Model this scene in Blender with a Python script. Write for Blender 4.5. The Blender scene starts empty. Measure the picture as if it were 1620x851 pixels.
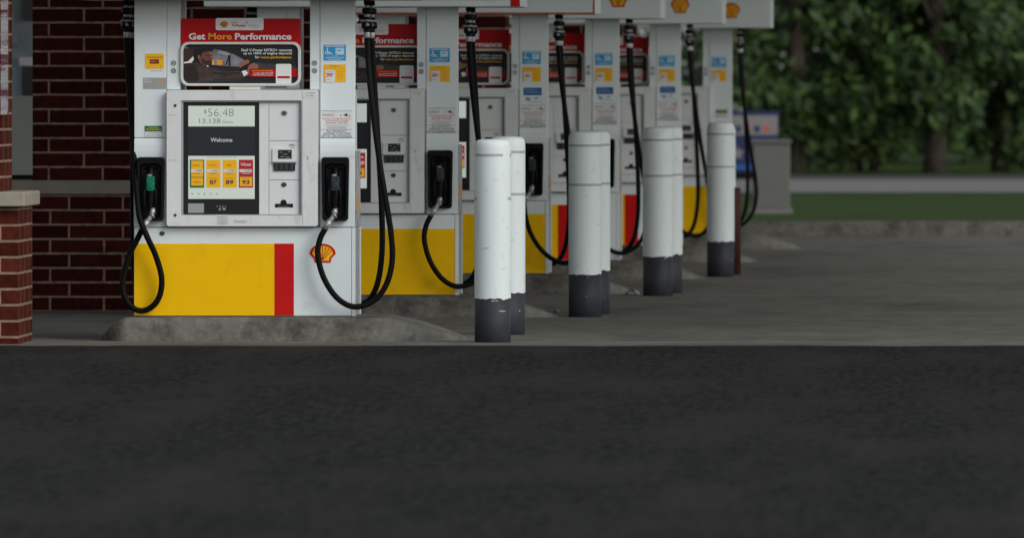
import bpy, bmesh, math, random
from mathutils import Vector, noise
random.seed(7)
R = math.radians
PI = math.pi
S = bpy.context.scene
C = S.collection

# ------------------------------------------------------------------ camera, sky, sun, exposure
FPX = 21000.0            # focal length in photo pixels (1620 wide)
VX, VY = 1550.0, 127.0   # where the lens axis meets the picture
CAMH = 1.345
cam = bpy.data.cameras.new('camera'); camo = bpy.data.objects.new('camera', cam); C.objects.link(camo)
camo.location = (0, 0, CAMH); camo.rotation_euler = (R(90), 0, 0)
cam.sensor_width = 36; cam.lens = FPX / 1620 * 36
cam.shift_x = (810 - VX) / 1620; cam.shift_y = -(425.5 - VY) / 1620
cam.clip_start = 1; cam.clip_end = 3000
cam.dof.use_dof = True; cam.dof.focus_distance = 69.2; cam.dof.aperture_fstop = 8.4
S.camera = camo

W = bpy.data.worlds.new('World'); S.world = W; W.use_nodes = True
wn = W.node_tree.nodes; wl = W.node_tree.links
sky = wn.new('ShaderNodeTexSky'); sky.sky_type = 'NISHITA'; sky.sun_disc = False
SUN_EL, SUN_AZ = R(32), R(135)      # azimuth of the sun, clockwise from +Y
sky.sun_elevation = SUN_EL; sky.sun_rotation = SUN_AZ
sky.air_density = 1.0; sky.dust_density = 1.5; sky.ozone_density = 1.2
bg = wn['Background']; bg.inputs[1].default_value = 0.10
hs = wn.new('ShaderNodeHueSaturation'); hs.inputs['Saturation'].default_value = .35   # overcast: the blue washed out
wl.new(sky.outputs[0], hs.inputs['Color']); wl.new(hs.outputs[0], bg.inputs[0])
sl = bpy.data.lights.new('sun', 'SUN'); so = bpy.data.objects.new('sun', sl); C.objects.link(so)
sl.energy = 1.0; sl.angle = R(34); sl.color = (1, .985, .95)
sd = Vector((math.sin(SUN_AZ) * math.cos(SUN_EL), math.cos(SUN_AZ) * math.cos(SUN_EL), math.sin(SUN_EL)))
so.rotation_euler = sd.to_track_quat('Z', 'Y').to_euler()
S.view_settings.view_transform = 'Standard'; S.view_settings.look = 'None'
S.view_settings.exposure = 0.48; S.view_settings.gamma = 1
S.cycles.max_bounces = 6; S.cycles.diffuse_bounces = 4; S.cycles.glossy_bounces = 3

# ------------------------------------------------------------------ materials
def srgb(r, g, b):
    f = lambda c: (c / 255 / 12.92) if c <= 10.3 else ((c / 255 + .055) / 1.055) ** 2.4
    return (f(r), f(g), f(b))
MATS = {}
def pm(name, col, rough=.5, metal=0, var=0, scale=6, bump=0, bscale=60, dirt=None, dscale=2, dlo=.5, dhi=.75, spec=.3, stretch=(1, 1, 1)):
    m = bpy.data.materials.new(name); m.use_nodes = True; MATS[name] = m
    nt = m.node_tree; n = nt.nodes; l = nt.links; b = n['Principled BSDF']
    b.inputs['Roughness'].default_value = rough; b.inputs['Metallic'].default_value = metal
    b.inputs['Specular IOR Level'].default_value = spec
    b.inputs['Base Color'].default_value = (*col, 1)
    if var or dirt or bump:
        tc = n.new('ShaderNodeTexCoord'); mp = n.new('ShaderNodeMapping'); mp.inputs['Scale'].default_value = stretch
        l.new(tc.outputs['Object'], mp.inputs[0])
        cur = None
        if var:
            t = n.new('ShaderNodeTexNoise'); t.inputs['Scale'].default_value = scale; t.inputs['Detail'].default_value = 6; t.inputs['Roughness'].default_value = .65
            l.new(mp.outputs[0], t.inputs[0])
            r = n.new('ShaderNodeMapRange'); r.inputs[1].default_value = .3; r.inputs[2].default_value = .7
            r.inputs[3].default_value = 1 - var; r.inputs[4].default_value = 1 + var
            l.new(t.outputs[0], r.inputs[0])
            mx = n.new('ShaderNodeVectorMath'); mx.operation = 'SCALE'; mx.inputs[0].default_value = col
            l.new(r.outputs[0], mx.inputs['Scale']); cur = mx.outputs[0]
        if dirt:
            t = n.new('ShaderNodeTexNoise'); t.inputs['Scale'].default_value = dscale; t.inputs['Detail'].default_value = 9; t.inputs['Roughness'].default_value = .7
            l.new(mp.outputs[0], t.inputs[0])
            r = n.new('ShaderNodeMapRange'); r.inputs[1].default_value = dlo; r.inputs[2].default_value = dhi
            l.new(t.outputs[0], r.inputs[0])
            mx = n.new('ShaderNodeMix'); mx.data_type = 'RGBA'
            mx.inputs['B'].default_value = (*dirt, 1)
            if cur: l.new(cur, mx.inputs['A'])
            else: mx.inputs['A'].default_value = (*col, 1)
            l.new(r.outputs[0], mx.inputs['Factor']); cur = mx.outputs['Result']
        if cur: l.new(cur, b.inputs['Base Color'])
        if bump:
            t = n.new('ShaderNodeTexNoise'); t.inputs['Scale'].default_value = bscale; t.inputs['Detail'].default_value = 5
            l.new(tc.outputs['Object'], t.inputs[0])
            bp = n.new('ShaderNodeBump'); bp.inputs['Strength'].default_value = bump; bp.inputs['Distance'].default_value = .01
            l.new(t.outputs[0], bp.inputs['Height']); l.new(bp.outputs[0], b.inputs['Normal'])
    return m
def em(name, col, strength):
    m = pm(name, tuple(c * .3 for c in col), .25)
    b = m.node_tree.nodes['Principled BSDF']
    b.inputs['Emission Color'].default_value = (*col, 1); b.inputs['Emission Strength'].default_value = strength
    return m
def brickmat(name, c1, c2, mortar, u0, z0, h, L, off=.35, msize=.0068, stain=0.0):
    m = bpy.data.materials.new(name); m.use_nodes = True; MATS[name] = m
    nt = m.node_tree; n = nt.nodes; l = nt.links; b = n['Principled BSDF']; b.inputs['Roughness'].default_value = .8
    b.inputs['Specular IOR Level'].default_value = .06
    g = n.new('ShaderNodeNewGeometry'); sp = n.new('ShaderNodeSeparateXYZ'); l.new(g.outputs['Position'], sp.inputs[0])
    sn = n.new('ShaderNodeSeparateXYZ'); l.new(g.outputs['True Normal'], sn.inputs[0])
    ab = n.new('ShaderNodeMath'); ab.operation = 'ABSOLUTE'; l.new(sn.outputs[0], ab.inputs[0])
    mx = n.new('ShaderNodeMix'); mx.data_type = 'FLOAT'; l.new(ab.outputs[0], mx.inputs[0]); l.new(sp.outputs[0], mx.inputs[2]); l.new(sp.outputs[1], mx.inputs[3])
    su = n.new('ShaderNodeMath'); su.operation = 'SUBTRACT'; l.new(mx.outputs[0], su.inputs[0]); su.inputs[1].default_value = u0
    sz = n.new('ShaderNodeMath'); sz.operation = 'SUBTRACT'; l.new(sp.outputs[2], sz.inputs[0]); sz.inputs[1].default_value = z0
    cb = n.new('ShaderNodeCombineXYZ'); l.new(su.outputs[0], cb.inputs[0]); l.new(sz.outputs[0], cb.inputs[1])
    # slightly wavy joints
    nz = n.new('ShaderNodeTexNoise'); nz.inputs['Scale'].default_value = 9; nz.inputs['Detail'].default_value = 3; l.new(g.outputs['Position'], nz.inputs[0])
    wv = n.new('ShaderNodeVectorMath'); wv.operation = 'MULTIPLY_ADD'; l.new(nz.outputs['Color'], wv.inputs[0]); wv.inputs[1].default_value = (.006, .005, 0); l.new(cb.outputs[0], wv.inputs[2])
    br = n.new('ShaderNodeTexBrick'); br.offset = off; br.offset_frequency = 2
    br.inputs['Scale'].default_value = 1; br.inputs['Mortar Size'].default_value = msize; br.inputs['Mortar Smooth'].default_value = .15
    br.inputs['Brick Width'].default_value = L; br.inputs['Row Height'].default_value = h
    br.inputs['Color1'].default_value = (*c1, 1); br.inputs['Color2'].default_value = (*c2, 1); br.inputs['Mortar'].default_value = (*mortar, 1)
    l.new(wv.outputs[0], br.inputs[0])
    t = n.new('ShaderNodeTexNoise'); t.inputs['Scale'].default_value = 22; t.inputs['Detail'].default_value = 7; l.new(g.outputs['Position'], t.inputs[0])
    r = n.new('ShaderNodeMapRange'); r.inputs[1].default_value = .3; r.inputs[2].default_value = .7; r.inputs[3].default_value = .65; r.inputs[4].default_value = 1.3; l.new(t.outputs[0], r.inputs[0])
    sc = n.new('ShaderNodeVectorMath'); sc.operation = 'SCALE'; l.new(br.outputs['Color'], sc.inputs[0]); l.new(r.outputs[0], sc.inputs['Scale'])
    l.new(sc.outputs[0], b.inputs['Base Color'])
    inv = n.new('ShaderNodeMath'); inv.operation = 'MULTIPLY_ADD'; l.new(br.outputs['Fac'], inv.inputs[0]); inv.inputs[1].default_value = -1
    l.new(t.outputs[0], inv.inputs[2])
    bp = n.new('ShaderNodeBump'); bp.inputs['Strength'].default_value = .6; bp.inputs['Distance'].default_value = .006
    l.new(inv.outputs[0], bp.inputs['Height']); l.new(bp.outputs[0], b.inputs['Normal'])
    return m

white = pm('white_paint', (.66, .725, .735), .35, var=.03, scale=3, dirt=(.50, .50, .48), dscale=5, dlo=.58, dhi=.9)
doorw = pm('worn_white_plastic', (.64, .67, .665), .45, var=.05, scale=9, dirt=(.38, .38, .36), dscale=14, dlo=.56, dhi=.82, stretch=(1, 1, .5))
panelw = pm('panel_white', (.66, .69, .69), .4, var=.02, scale=6)
greytrim = pm('grey_trim', (.30, .32, .34), .45, var=.08, scale=12)
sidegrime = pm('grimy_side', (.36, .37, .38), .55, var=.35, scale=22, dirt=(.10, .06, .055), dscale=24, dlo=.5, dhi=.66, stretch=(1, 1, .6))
beige = pm('beige_label', (.45, .30, .17), .7, var=.12, scale=30)
yellow = pm('yellow_paint', (.82, .475, 0), .5, spec=.12, var=.04, scale=5, dirt=(.55, .34, .01), dscale=4, dlo=.55, dhi=.8)
red = pm('red_paint', (.50, .008, .008), .45, spec=.12, var=.04, scale=6)
signred = pm('sign_red', (.44, .003, .007), .4, var=.03, spec=.15)
signwhite = pm('sign_white', (.74, .74, .74), .4)
frameiv = pm('ivory_frame', (.62, .63, .58), .4)
orange = pm('sign_orange', (.80, .30, .02), .4)
syel = pm('sticker_yellow', (.83, .45, .01), .45)
sblue = pm('sticker_blue', (.02, .30, .60), .4)
slblue = pm('sticker_pale_blue', (.35, .60, .78), .4)
dblue = pm('sticker_navy', (.02, .09, .30), .4)
sgreen = pm('sticker_green', (.015, .15, .06), .4)
sgrey = pm('sticker_grey', (.30, .32, .32), .5)
ink = pm('ink_dark', (.05, .05, .055), .5)
inkgrey = pm('ink_grey', (.22, .23, .24), .5)
inkred = pm('ink_red', (.50, .06, .06), .5)
darkred = pm('ink_maroon', (.16, .02, .01), .5)
keyg = pm('key_grey', (.07, .07, .075), .5)
blackp = pm('black_plastic', (.0025, .0025, .003), .4, bump=.15, bscale=80, spec=.15)
deep = pm('black_recess', (.004, .004, .005), .6)
rubber = pm('hose_rubber', (.0022, .0022, .0026), .6, bump=.1, bscale=150, spec=.12)
steel = pm('swivel_steel', (.38, .38, .38), .5, metal=.7, var=.15, scale=40)
smoke = pm('grip_slate', (.022, .03, .038), .4)
gripgreen = pm('grip_green', (.0, .15, .085), .4)
lcdoff = pm('screen_glass_dark', (.020, .024, .030), .25)
bezel = pm('screen_bezel', (.013, .013, .014), .3)
lcd = em('display_lit', (.68, .76, .69), .37)
lcdink = pm('display_ink', (.06, .08, .07), .6)
lcdink2 = pm('display_ink_pale', (.2, .25, .22), .6)
lyel = em('display_yellow', (.82, .42, .01), .40)
lred = em('display_red', (.42, .02, .03), .40)
lgrn = em('display_green', (.02, .16, .06), .25)
lwht = em('display_white', (.7, .74, .7), .3)
plastw = pm('bollard_sleeve', (.66, .725, .72), .5, var=.04, scale=5, dirt=(.40, .44, .44), dscale=9, dlo=.54, dhi=.85, bump=.04, bscale=30, stretch=(1, 1, .35))
bolgrey = pm('bollard_base_grey', (.027, .031, .038), .6, var=.2, scale=8, dirt=(.06, .062, .066), dscale=9, dlo=.55, dhi=.8)
tape = pm('reflective_tape', (.36, .39, .39), .5, var=.12, scale=15)
chip = pm('chipped_paint', (.38, .38, .37), .7)
scuff = pm('scuff_grey', (.42, .45, .45), .7)
rust = pm('rust_paint', (.045, .010, .006), .7, var=.3, scale=12)
concrete = pm('forecourt_concrete', (.14, .136, .115), .9, var=.22, scale=5, dirt=(.07, .068, .060), dscale=.9, dlo=.5, dhi=.72, bump=.3, bscale=25, stretch=(1, .22, 1), spec=.15)
kerbm = pm('kerb_concrete', (.15, .147, .13), .9, spec=.1, var=.3, scale=14, dirt=(.055, .05, .042), dscale=5, dlo=.48, dhi=.68, bump=.5, bscale=40)
jointm = pm('joint_concrete', (.165, .16, .138), .9, spec=.15, var=.25, scale=3, dirt=(.09, .09, .08), dscale=2)
limestone = pm('limestone', (.29, .265, .21), .8, var=.1, scale=10, bump=.2, bscale=60)
lawn = pm('lawn_green', (.028, .050, .009), .9, spec=.05, var=.45, scale=1.2, bump=1, bscale=9)
mulch = pm('mulch_brown', (.08, .03, .015), .95, var=.4, scale=4, bump=1, bscale=12)
sealed = pm('sealed_asphalt', (.021, .021, .0195), 1, var=.75, scale=26, dirt=(.036, .035, .032), dscale=1.6, dlo=.45, dhi=.72, bump=.6, bscale=60, spec=.03, stretch=(1, .12, 1))
tar = pm('tar', (.009, .009, .009), 1, spec=0)
asphalt = pm('asphalt', (.035, .035, .035), .9, var=.15, scale=2)
sidewalk = pm('sidewalk', (.15, .145, .135), .9, var=.1, scale=1)
bark = pm('bark', (.05, .04, .03), .9, var=.3, scale=8, bump=.6, bscale=20)
leafA = pm('leaf_green', (.040, .075, .014), .6, var=.5, scale=.9)
leafB = pm('leaf_dark', (.018, .040, .010), .6, var=.5, scale=.9)
leafC = pm('leaf_light', (.09, .14, .03), .6, var=.4, scale=.9)
siding = pm('grey_siding', (.36, .42, .46), .7, var=.08, scale=2)
glassd = pm('dark_glass', (.01, .014, .018), .1)
cabw = pm('cabinet_white', (.42, .44, .41), .5, var=.05, scale=4)
navy = pm('banner_navy', (.012, .022, .075), .6, var=.2, scale=1.5)
bwhite = pm('banner_white', (.18, .17, .17), .6, var=.1, scale=3)
utl = pm('utility_grey', (.11, .112, .10), .6, var=.05)
canm = pm('canopy_white', (.62, .63, .62), .5)
skin = pm('print_skin', (.15, .062, .04), .5)
skin2 = pm('print_skin_light', (.27, .125, .08), .5)
hair = pm('print_hair', (.012, .009, .009), .5)
beard = pm('print_beard', (.045, .022, .016), .5)
jack = pm('print_jacket', (.055, .036, .033), .5, var=.5, scale=25)
jackd = pm('print_jacket_dark', (.022, .014, .013), .5)
pdark = pm('print_dark', (.014, .014, .016), .5)
pmid = pm('print_mid', (.04, .042, .05), .5)
plite = pm('print_pale', (.19, .19, .215), .5, var=.55, scale=12)
wallbrick = brickmat('wall_brick', (.034, .0055, .004), (.056, .011, .008), (.27, .19, .14), 0, 0, .0841, .3144)
wallbase = brickmat('wall_base_brick', (.034, .0055, .004), (.056, .011, .008), (.27, .19, .14), 0, 0, .0841, .3144, off=.65)
pierbrick = brickmat('pier_brick', (.052, .0095, .0055), (.080, .017, .010), (.25, .165, .125), 0, 0, .0813, .305)
striping = pm('strip_red_white', (.26, .25, .26), .35, var=.45, scale=5, stretch=(.6, .1, 3), dirt=(.09, .03, .035), dscale=4, dlo=.5, dhi=.56)

# ------------------------------------------------------------------ mesh builder
class MB:
    def __init__(s): s.v = []; s.f = []; s.m = []; s.sm = []; s.mats = []
    def mi(s, m):
        if m not in s.mats: s.mats.append(m)
        return s.mats.index(m)
    def add(s, vs, fs, m, smooth=False):
        o = len(s.v); k = s.mi(m); s.v += [tuple(p) for p in vs]
        for f in fs: s.f.append([o + i for i in f]); s.m.append(k); s.sm.append(smooth)
    def box(s, x0, x1, y0, y1, z0, z1, m):
        if x0 > x1: x0, x1 = x1, x0
        if z0 > z1: z0, z1 = z1, z0
        s.add([(x0, y0, z0), (x1, y0, z0), (x1, y1, z0), (x0, y1, z0), (x0, y0, z1), (x1, y0, z1), (x1, y1, z1), (x0, y1, z1)],
              [(0, 1, 5, 4), (1, 2, 6, 5), (2, 3, 7, 6), (3, 0, 4, 7), (4, 5, 6, 7), (3, 2, 1, 0)], m)
    def prism(s, pts, y0, y1, m, smooth=False):   # pts: (x, z), extruded in y from y0 (front) to y1
        a = sum(pts[i][0] * pts[(i + 1) % len(pts)][1] - pts[(i + 1) % len(pts)][0] * pts[i][1] for i in range(len(pts)))
        if a < 0: pts = pts[::-1]
        n = len(pts)
        s.add([(x, y0, z) for x, z in pts] + [(x, y1, z) for x, z in pts],
              [list(range(n)), list(range(2 * n - 1, n - 1, -1))] + [(i, n + i, n + (i + 1) % n, (i + 1) % n) for i in range(n)], m, smooth)
    def ring(s, outer, inner, y0, y1, m):         # same count outer / inner loops
        n = len(outer)
        a = sum(outer[i][0] * outer[(i + 1) % n][1] - outer[(i + 1) % n][0] * outer[i][1] for i in range(n))
        if a < 0: outer = outer[::-1]; inner = inner[::-1]
        vs = [(x, y0, z) for x, z in outer] + [(x, y0, z) for x, z in inner] + [(x, y1, z) for x, z in outer] + [(x, y1, z) for x, z in inner]
        fs = []
        for i in range(n):
            j = (i + 1) % n
            fs += [(i, j, n + j, n + i), (2 * n + j, 2 * n + i, 3 * n + i, 3 * n + j), (i, 2 * n + i, 2 * n + j, j), (n + j, 3 * n + j, 3 * n + i, n + i)]
        s.add(vs, fs, m)
    def tube(s, pts, r, m, n=12, cap=True):
        pts = [Vector(p) for p in pts]; rs = r if isinstance(r, (list, tuple)) else [r] * len(pts)
        vs = []; up = Vector((0, 1, .01)).normalized(); prev = None
        for i, p in enumerate(pts):
            t = (pts[min(i + 1, len(pts) - 1)] - pts[max(i - 1, 0)]).normalized()
            if prev is None:
                a = t.orthogonal().normalized()
            else:
                a = (prev - t * prev.dot(t)).normalized()
            prev = a; b = t.cross(a)
            for k in range(n):
                an = 2 * PI * k / n; vs.append(p + (a * math.cos(an) + b * math.sin(an)) * rs[i])
        fs = []
        for i in range(len(pts) - 1):
            for k in range(n):
                fs.append((i * n + k, i * n + (k + 1) % n, (i + 1) * n + (k + 1) % n, (i + 1) * n + k))
        if cap: fs += [list(range(n - 1, -1, -1)), [(len(pts) - 1) * n + k for k in range(n)]]
        s.add(vs, fs, m, True)
    def lathe(s, prof, c, m, n=32):               # prof: (r, z); vertical axis
        vs = []
        for r, z in prof:
            for k in range(n):
                a = 2 * PI * k / n; vs.append((c[0] + r * math.cos(a), c[1] + r * math.sin(a), c[2] + z))
        fs = [(i * n + k, i * n + (k + 1) % n, (i + 1) * n + (k + 1) % n, (i + 1) * n + k) for i in range(len(prof) - 1) for k in range(n)]
        fs += [list(range(n - 1, -1, -1)), [(len(prof) - 1) * n + k for k in range(n)]]
        s.add(vs, fs, m, True)
    def disc(s, cx, cz, r, y0, y1, m, n=20, rz=None):
        rz = rz or r
        s.prism([(cx + r * math.cos(2 * PI * i / n), cz + rz * math.sin(2 * PI * i / n)) for i in range(n)], y0, y1, m)
    def text(s, st, x0, x1, z0, z1, y, m, bold=0):
        key = (st, bold)
        if key not in TXT:
            cu = bpy.data.curves.new('t', 'FONT'); cu.body = st; cu.size = 1; cu.resolution_u = 3; cu.offset = bold; cu.fill_mode = 'FRONT'
            ob = bpy.data.objects.new('t', cu); C.objects.link(ob)
            dg = bpy.context.evaluated_depsgraph_get(); dg.update()
            me = bpy.data.meshes.new_from_object(ob.evaluated_get(dg))
            TXT[key] = ([tuple(v.co) for v in me.vertices], [list(p.vertices) for p in me.polygons])
            bpy.data.objects.remove(ob); bpy.data.curves.remove(cu); bpy.data.meshes.remove(me)
        vs, fs = TXT[key]
        if not vs: return
        ax = min(v[0] for v in vs); bx_ = max(v[0] for v in vs); az = min(v[1] for v in vs); bz = max(v[1] for v in vs)
        if z0 > z1: z0, z1 = z1, z0
        s.add([(x0 + (v[0] - ax) / (bx_ - ax) * (x1 - x0), y, z0 + (v[1] - az) / (bz - az) * (z1 - z0)) for v in vs], fs, m)
    def mesh(s, name):
        me = bpy.data.meshes.new(name); me.from_pydata(s.v, [], s.f)
        for m in s.mats: me.materials.append(m)
        me.polygons.foreach_set('material_index', s.m); me.polygons.foreach_set('use_smooth', s.sm); me.update()
        return me
TXT = {}
CACHE = {}
def put(name, mb, parent=None, bevel=0, key=None, label=None):
    """link ONE mesh object; mb is an MB or a function that makes one (cached under key so repeats share the mesh)"""
    if callable(mb):
        if key not in CACHE: CACHE[key] = mb().mesh(name)
        me = CACHE[key]
    else: me = mb.mesh(name)
    o = bpy.data.objects.new(name, me); C.objects.link(o)
    if parent: o.parent = parent
    if bevel:
        b = o.modifiers.new('bevel', 'BEVEL'); b.width = bevel; b.segments = 2; b.limit_method = 'ANGLE'; b.angle_limit = R(40)
        if hasattr(b, 'harden_normals'): b.harden_normals = False
    if label: o['label'] = label
    return o
def thing(name, label, cat, loc, group=None, rz=0):
    o = bpy.data.objects.new(name, None); C.objects.link(o); o.location = loc; o.rotation_euler = (0, 0, rz); o.empty_display_size = .2
    tag(o, label, cat, group); return o
def tag(o, label, cat, group=None):
    o['label'] = label; o['category'] = cat
    if group: o['group'] = group
def struct(name, mb, kind='structure'):
    o = put(name, mb); o['kind'] = kind; return o
def rrect(x0, x1, z0, z1, r, n=5):
    if x0 > x1: x0, x1 = x1, x0
    if z0 > z1: z0, z1 = z1, z0
    p = []
    for cx, cz, a0 in ((x1 - r, z1 - r, 0), (x0 + r, z1 - r, 90), (x0 + r, z0 + r, 180), (x1 - r, z0 + r, 270)):
        for i in range(n + 1):
            a = R(a0 + 90 * i / n); p.append((cx + r * math.cos(a), cz + r * math.sin(a)))
    return p
def spline(pts, k=8):
    P = [Vector(p) for p in pts]; P = [P[0] * 2 - P[1]] + P + [P[-1] * 2 - P[-2]]; out = []
    for i in range(1, len(P) - 2):
        a, b, c, d = P[i - 1:i + 3]
        for j in range(k):
            t = j / k; out.append(.5 * ((2 * b) + (c - a) * t + (2 * a - 5 * b + 4 * c - d) * t * t + (3 * b - a - 3 * c + d) * t ** 3))
    out.append(P[-2]); return out
def wx(px, s): return (px - VX) / s      # ground plan position of a thing seen px across at s pixels per metre
def wz(py, s): return CAMH - (py - VY) / s

# ------------------------------------------------------------------ ground
def sheet(x0, x1, y0, y1, z, m):
    mb = MB(); mb.add([(x0, y0, z), (x1, y0, z), (x1, y1, z), (x0, y1, z)], [(0, 1, 2, 3)], m); return mb
struct('ground', sheet(-900, 900, -200, 1800, -.02, lawn))
BAND = [(FPX / q - .62, FPX / q - .22) for q in (306.0, 278.7, 250.8, 233.6, 214.0, 198.5)]
mb = MB(); y = 66.6
for a, b in BAND + [(114.3, 114.4)]:
    mb.add([(-22, y, 0), (30, y, 0), (30, a, 0), (-22, a, 0)], [(0, 1, 2, 3)], concrete)
    mb.add([(-22, a, 0), (30, a, 0), (30, b, 0), (-22, b, 0)], [(0, 1, 2, 3)], jointm); y = b
struct('forecourt', mb)
# asphalt driveway laid against the concrete with a crumbled edge
mb = MB(); n = 900; vs = []
for k in range(n + 1):
    x = -22 + 52 * k / n; e = 67.1 + .16 * noise.noise(Vector((x * 1.3, 0, 0))) + .10 * noise.noise(Vector((x * 6, 3, 0))) + .05 * noise.noise(Vector((x * 22, 7, 0)))
    vs += [(x, -20, .004), (x, e, .004)]
mb.add(vs, [(2 * k, 2 * k + 2, 2 * k + 3, 2 * k + 1) for k in range(n)], sealed)
struct('driveway', mb)
struct('road', sheet(-200, 200, 181, 190, -.012, asphalt))
struct('pavement', sheet(-200, 200, 160, 181, -.008, sidewalk))
struct('mulch_bed', sheet(-22, 30, 114.6, 118.5, .02, mulch))
mb = MB(); mb.box(-22, 30, 114.4, 114.6, -.02, .13, kerbm)
struct('kerb', mb)
PUMPS = [ # s (px per metre), px of right edge
    (306.0, 562), (278.7, 725), (250.8, 867.5), (233.6, 980), (214.0, 1077.5), (198.5, 1158.5)]
# ------------------------------------------------------------------ pump islands
H0 = .125
def island_mb():
    mb = MB()
    X0, X1 = (155 - 387) / 306, (739 - 387) / 306
    f0, f1 = (205 - 387) / 306, (596 - 387) / 306
    st = []
    N = 10
    for i in range(N): st.append((X0 + (f0 - X0) * i / N, 1 - i / N))
    for i in range(15): st.append((f0 + (f1 - f0) * i / 14, 0))
    for i in range(1, N + 1): st.append((f1 + (X1 - f1) * i / N, i / N))
    yc, hd = .32, .47
    vs = []; n = 0
    for x, t in st:
        h = H0 * max(0.0, 1 - t ** 1.6) - .002; d = hd * math.sqrt(max(.02, 1 - t * t * .75))
        r = min(.03, h * .5) if h > 0 else 0
        prof = [(-d - .004, -.03), (-d, h - r), (-d + r * .3, h - r * .3), (-d + r, h), (0, h + .002), (d - r, h), (d - r * .3, h - r * .3), (d, h - r), (d + .004, -.03)]
        n = len(prof)
        for k, (y, z) in enumerate(prof):
            w = noise.noise(Vector((x * 5, y * 5 + k, 3))) * .004
            vs.append((x, yc + y + w, z + (w if 0 < k < n - 1 else 0)))
    fs = [(i * n + k, (i + 1) * n + k, (i + 1) * n + k + 1, i * n + k + 1) for i in range(len(st) - 1) for k in range(n - 1)]
    mb.add(vs, fs, kerbm, True)
    return mb

# ------------------------------------------------------------------ fuel dispenser
def X(px): return (px - 387) / 306
def Z(py): return (501 - py) / 306
def PX(mb, x0, y0, x1, y1, d0, d1, m): mb.box(X(x0), X(x1), d0, d1, Z(y1), Z(y0), m)
def RR(mb, x0, y0, x1, y1, r, d0, d1, m): mb.prism(rrect(X(x0), X(x1), Z(y1), Z(y0), r / 306), d0, d1, m)
def T(mb, st, x0, x1, y0, y1, d, m, bold=0): mb.text(st, X(x0), X(x1), Z(y1), Z(y0), d, m, bold)

def shell_mb(cx, cz, w, h, y):
    mb = MB()
    def outline(k):
        p = []
        for i in range(25):
            a = PI - PI * i / 24
            p.append((math.cos(a) * .5 * k, .02 + math.sin(a) * .52 * k))
        p += [(.33 * k, -.22 * k), (.31 * k, -.42 * k), (-.31 * k, -.42 * k), (-.33 * k, -.22 * k)]
        return [(cx + a * w, cz + (b - .03) * h) for a, b in p]
    mb.prism(outline(1), y - .003, y, red); mb.prism(outline(.80), y - .005, y - .003, syel)
    for i in range(7):
        a = R(28 + 124 * i / 6)
        bx_, bz = cx, cz - .34 * h
        ex, ez = cx + math.cos(a) * .42 * w, cz + math.sin(a) * .44 * h
        nx, nz = -(ez - bz), ex - bx_; L = math.hypot(nx, nz); nx, nz = nx / L, nz / L
        t = .010 * w + .0005
        mb.prism([(bx_ + nx * t * .4, bz + nz * t * .4), (bx_ - nx * t * .4, bz - nz * t * .4), (ex - nx * t, ez - nz * t), (ex + nx * t, ez + nz * t)], y - .0065, y - .005, red)
    return mb

def base_mb():
    mb = MB(); PX(mb, 212, 361, 556, 500.5, 0, .65, white)
    return mb
def side_trim_mb(sgn):
    mb = MB()
    if sgn > 0:
        PX(mb, 556.6, 361, 562, 500.5, -.002, .08, white); PX(mb, 556.6, 361, 561, 500.5, .0805, .57, sidegrime); PX(mb, 556.6, 361, 562, 500.5, .5705, .652, white)
        PX(mb, 561, 311, 562.6, 336, .14, .50, beige); PX(mb, 556.6, 240, 561.4, 360.4, .05, .62, sidegrime)
    else:
        PX(mb, 210.5, 240, 211.5, 360.4, .05, .62, sidegrime)
    return mb
def housing_mb():
    mb = MB(); PX(mb, 214, 146, 555.8, 360, .022, .63, panelw)
    return mb
def column_mb(left):
    mb = MB()
    if left:
        PX(mb, 212.5, 0, 263.6, 218.9, 0, .10, white)
    else:
        PX(mb, 506.5, 0, 561.4, 218.9, 0, .10, white)
    return mb
def strip_mb(left):
    mb = MB(); PX(mb, *((264.2, 0, 285, 143) if left else (490.5, 0, 505.9, 143)), .004, .10, white); return mb
def mast_mb(left):
    mb = MB(); PX(mb, *((214, 2, 284, 145.5) if left else (492, 2, 552, 145.5)), .48, .60, white); return mb
def cheek_mb(left):
    mb = MB(); x0, x1 = (212.5, 263.6) if left else (506.5, 561.4)
    a, b = X(x0), X(x1)
    prof = [(219.6, .0), (224, -.004), (230, -.0065), (240, -.0065), (247, -.004), (252, -.0), (359.8, -.0), (359.8, .021), (219.6, .021)]
    vs = [(a, y, Z(p)) for p, y in prof] + [(b, y, Z(p)) for p, y in prof]; n = len(prof)
    mb.add(vs, [((i + 1) % n, i, n + i, n + (i + 1) % n) for i in range(n)] + [list(range(n)), list(range(2 * n - 1, n - 1, -1))], white)
    return mb
def grille_mb(px):
    mb = MB()
    for cy in (101, 113):
        for r_, k_ in ((3.6, 10), (1.7, 5)):
            for i in range(k_):
                a = 2 * PI * i / k_
                mb.disc(X(px + r_ * math.cos(a)), Z(cy + r_ * math.sin(a)), .0026, .0015, .0042, ink, 8)
    return mb
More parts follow.
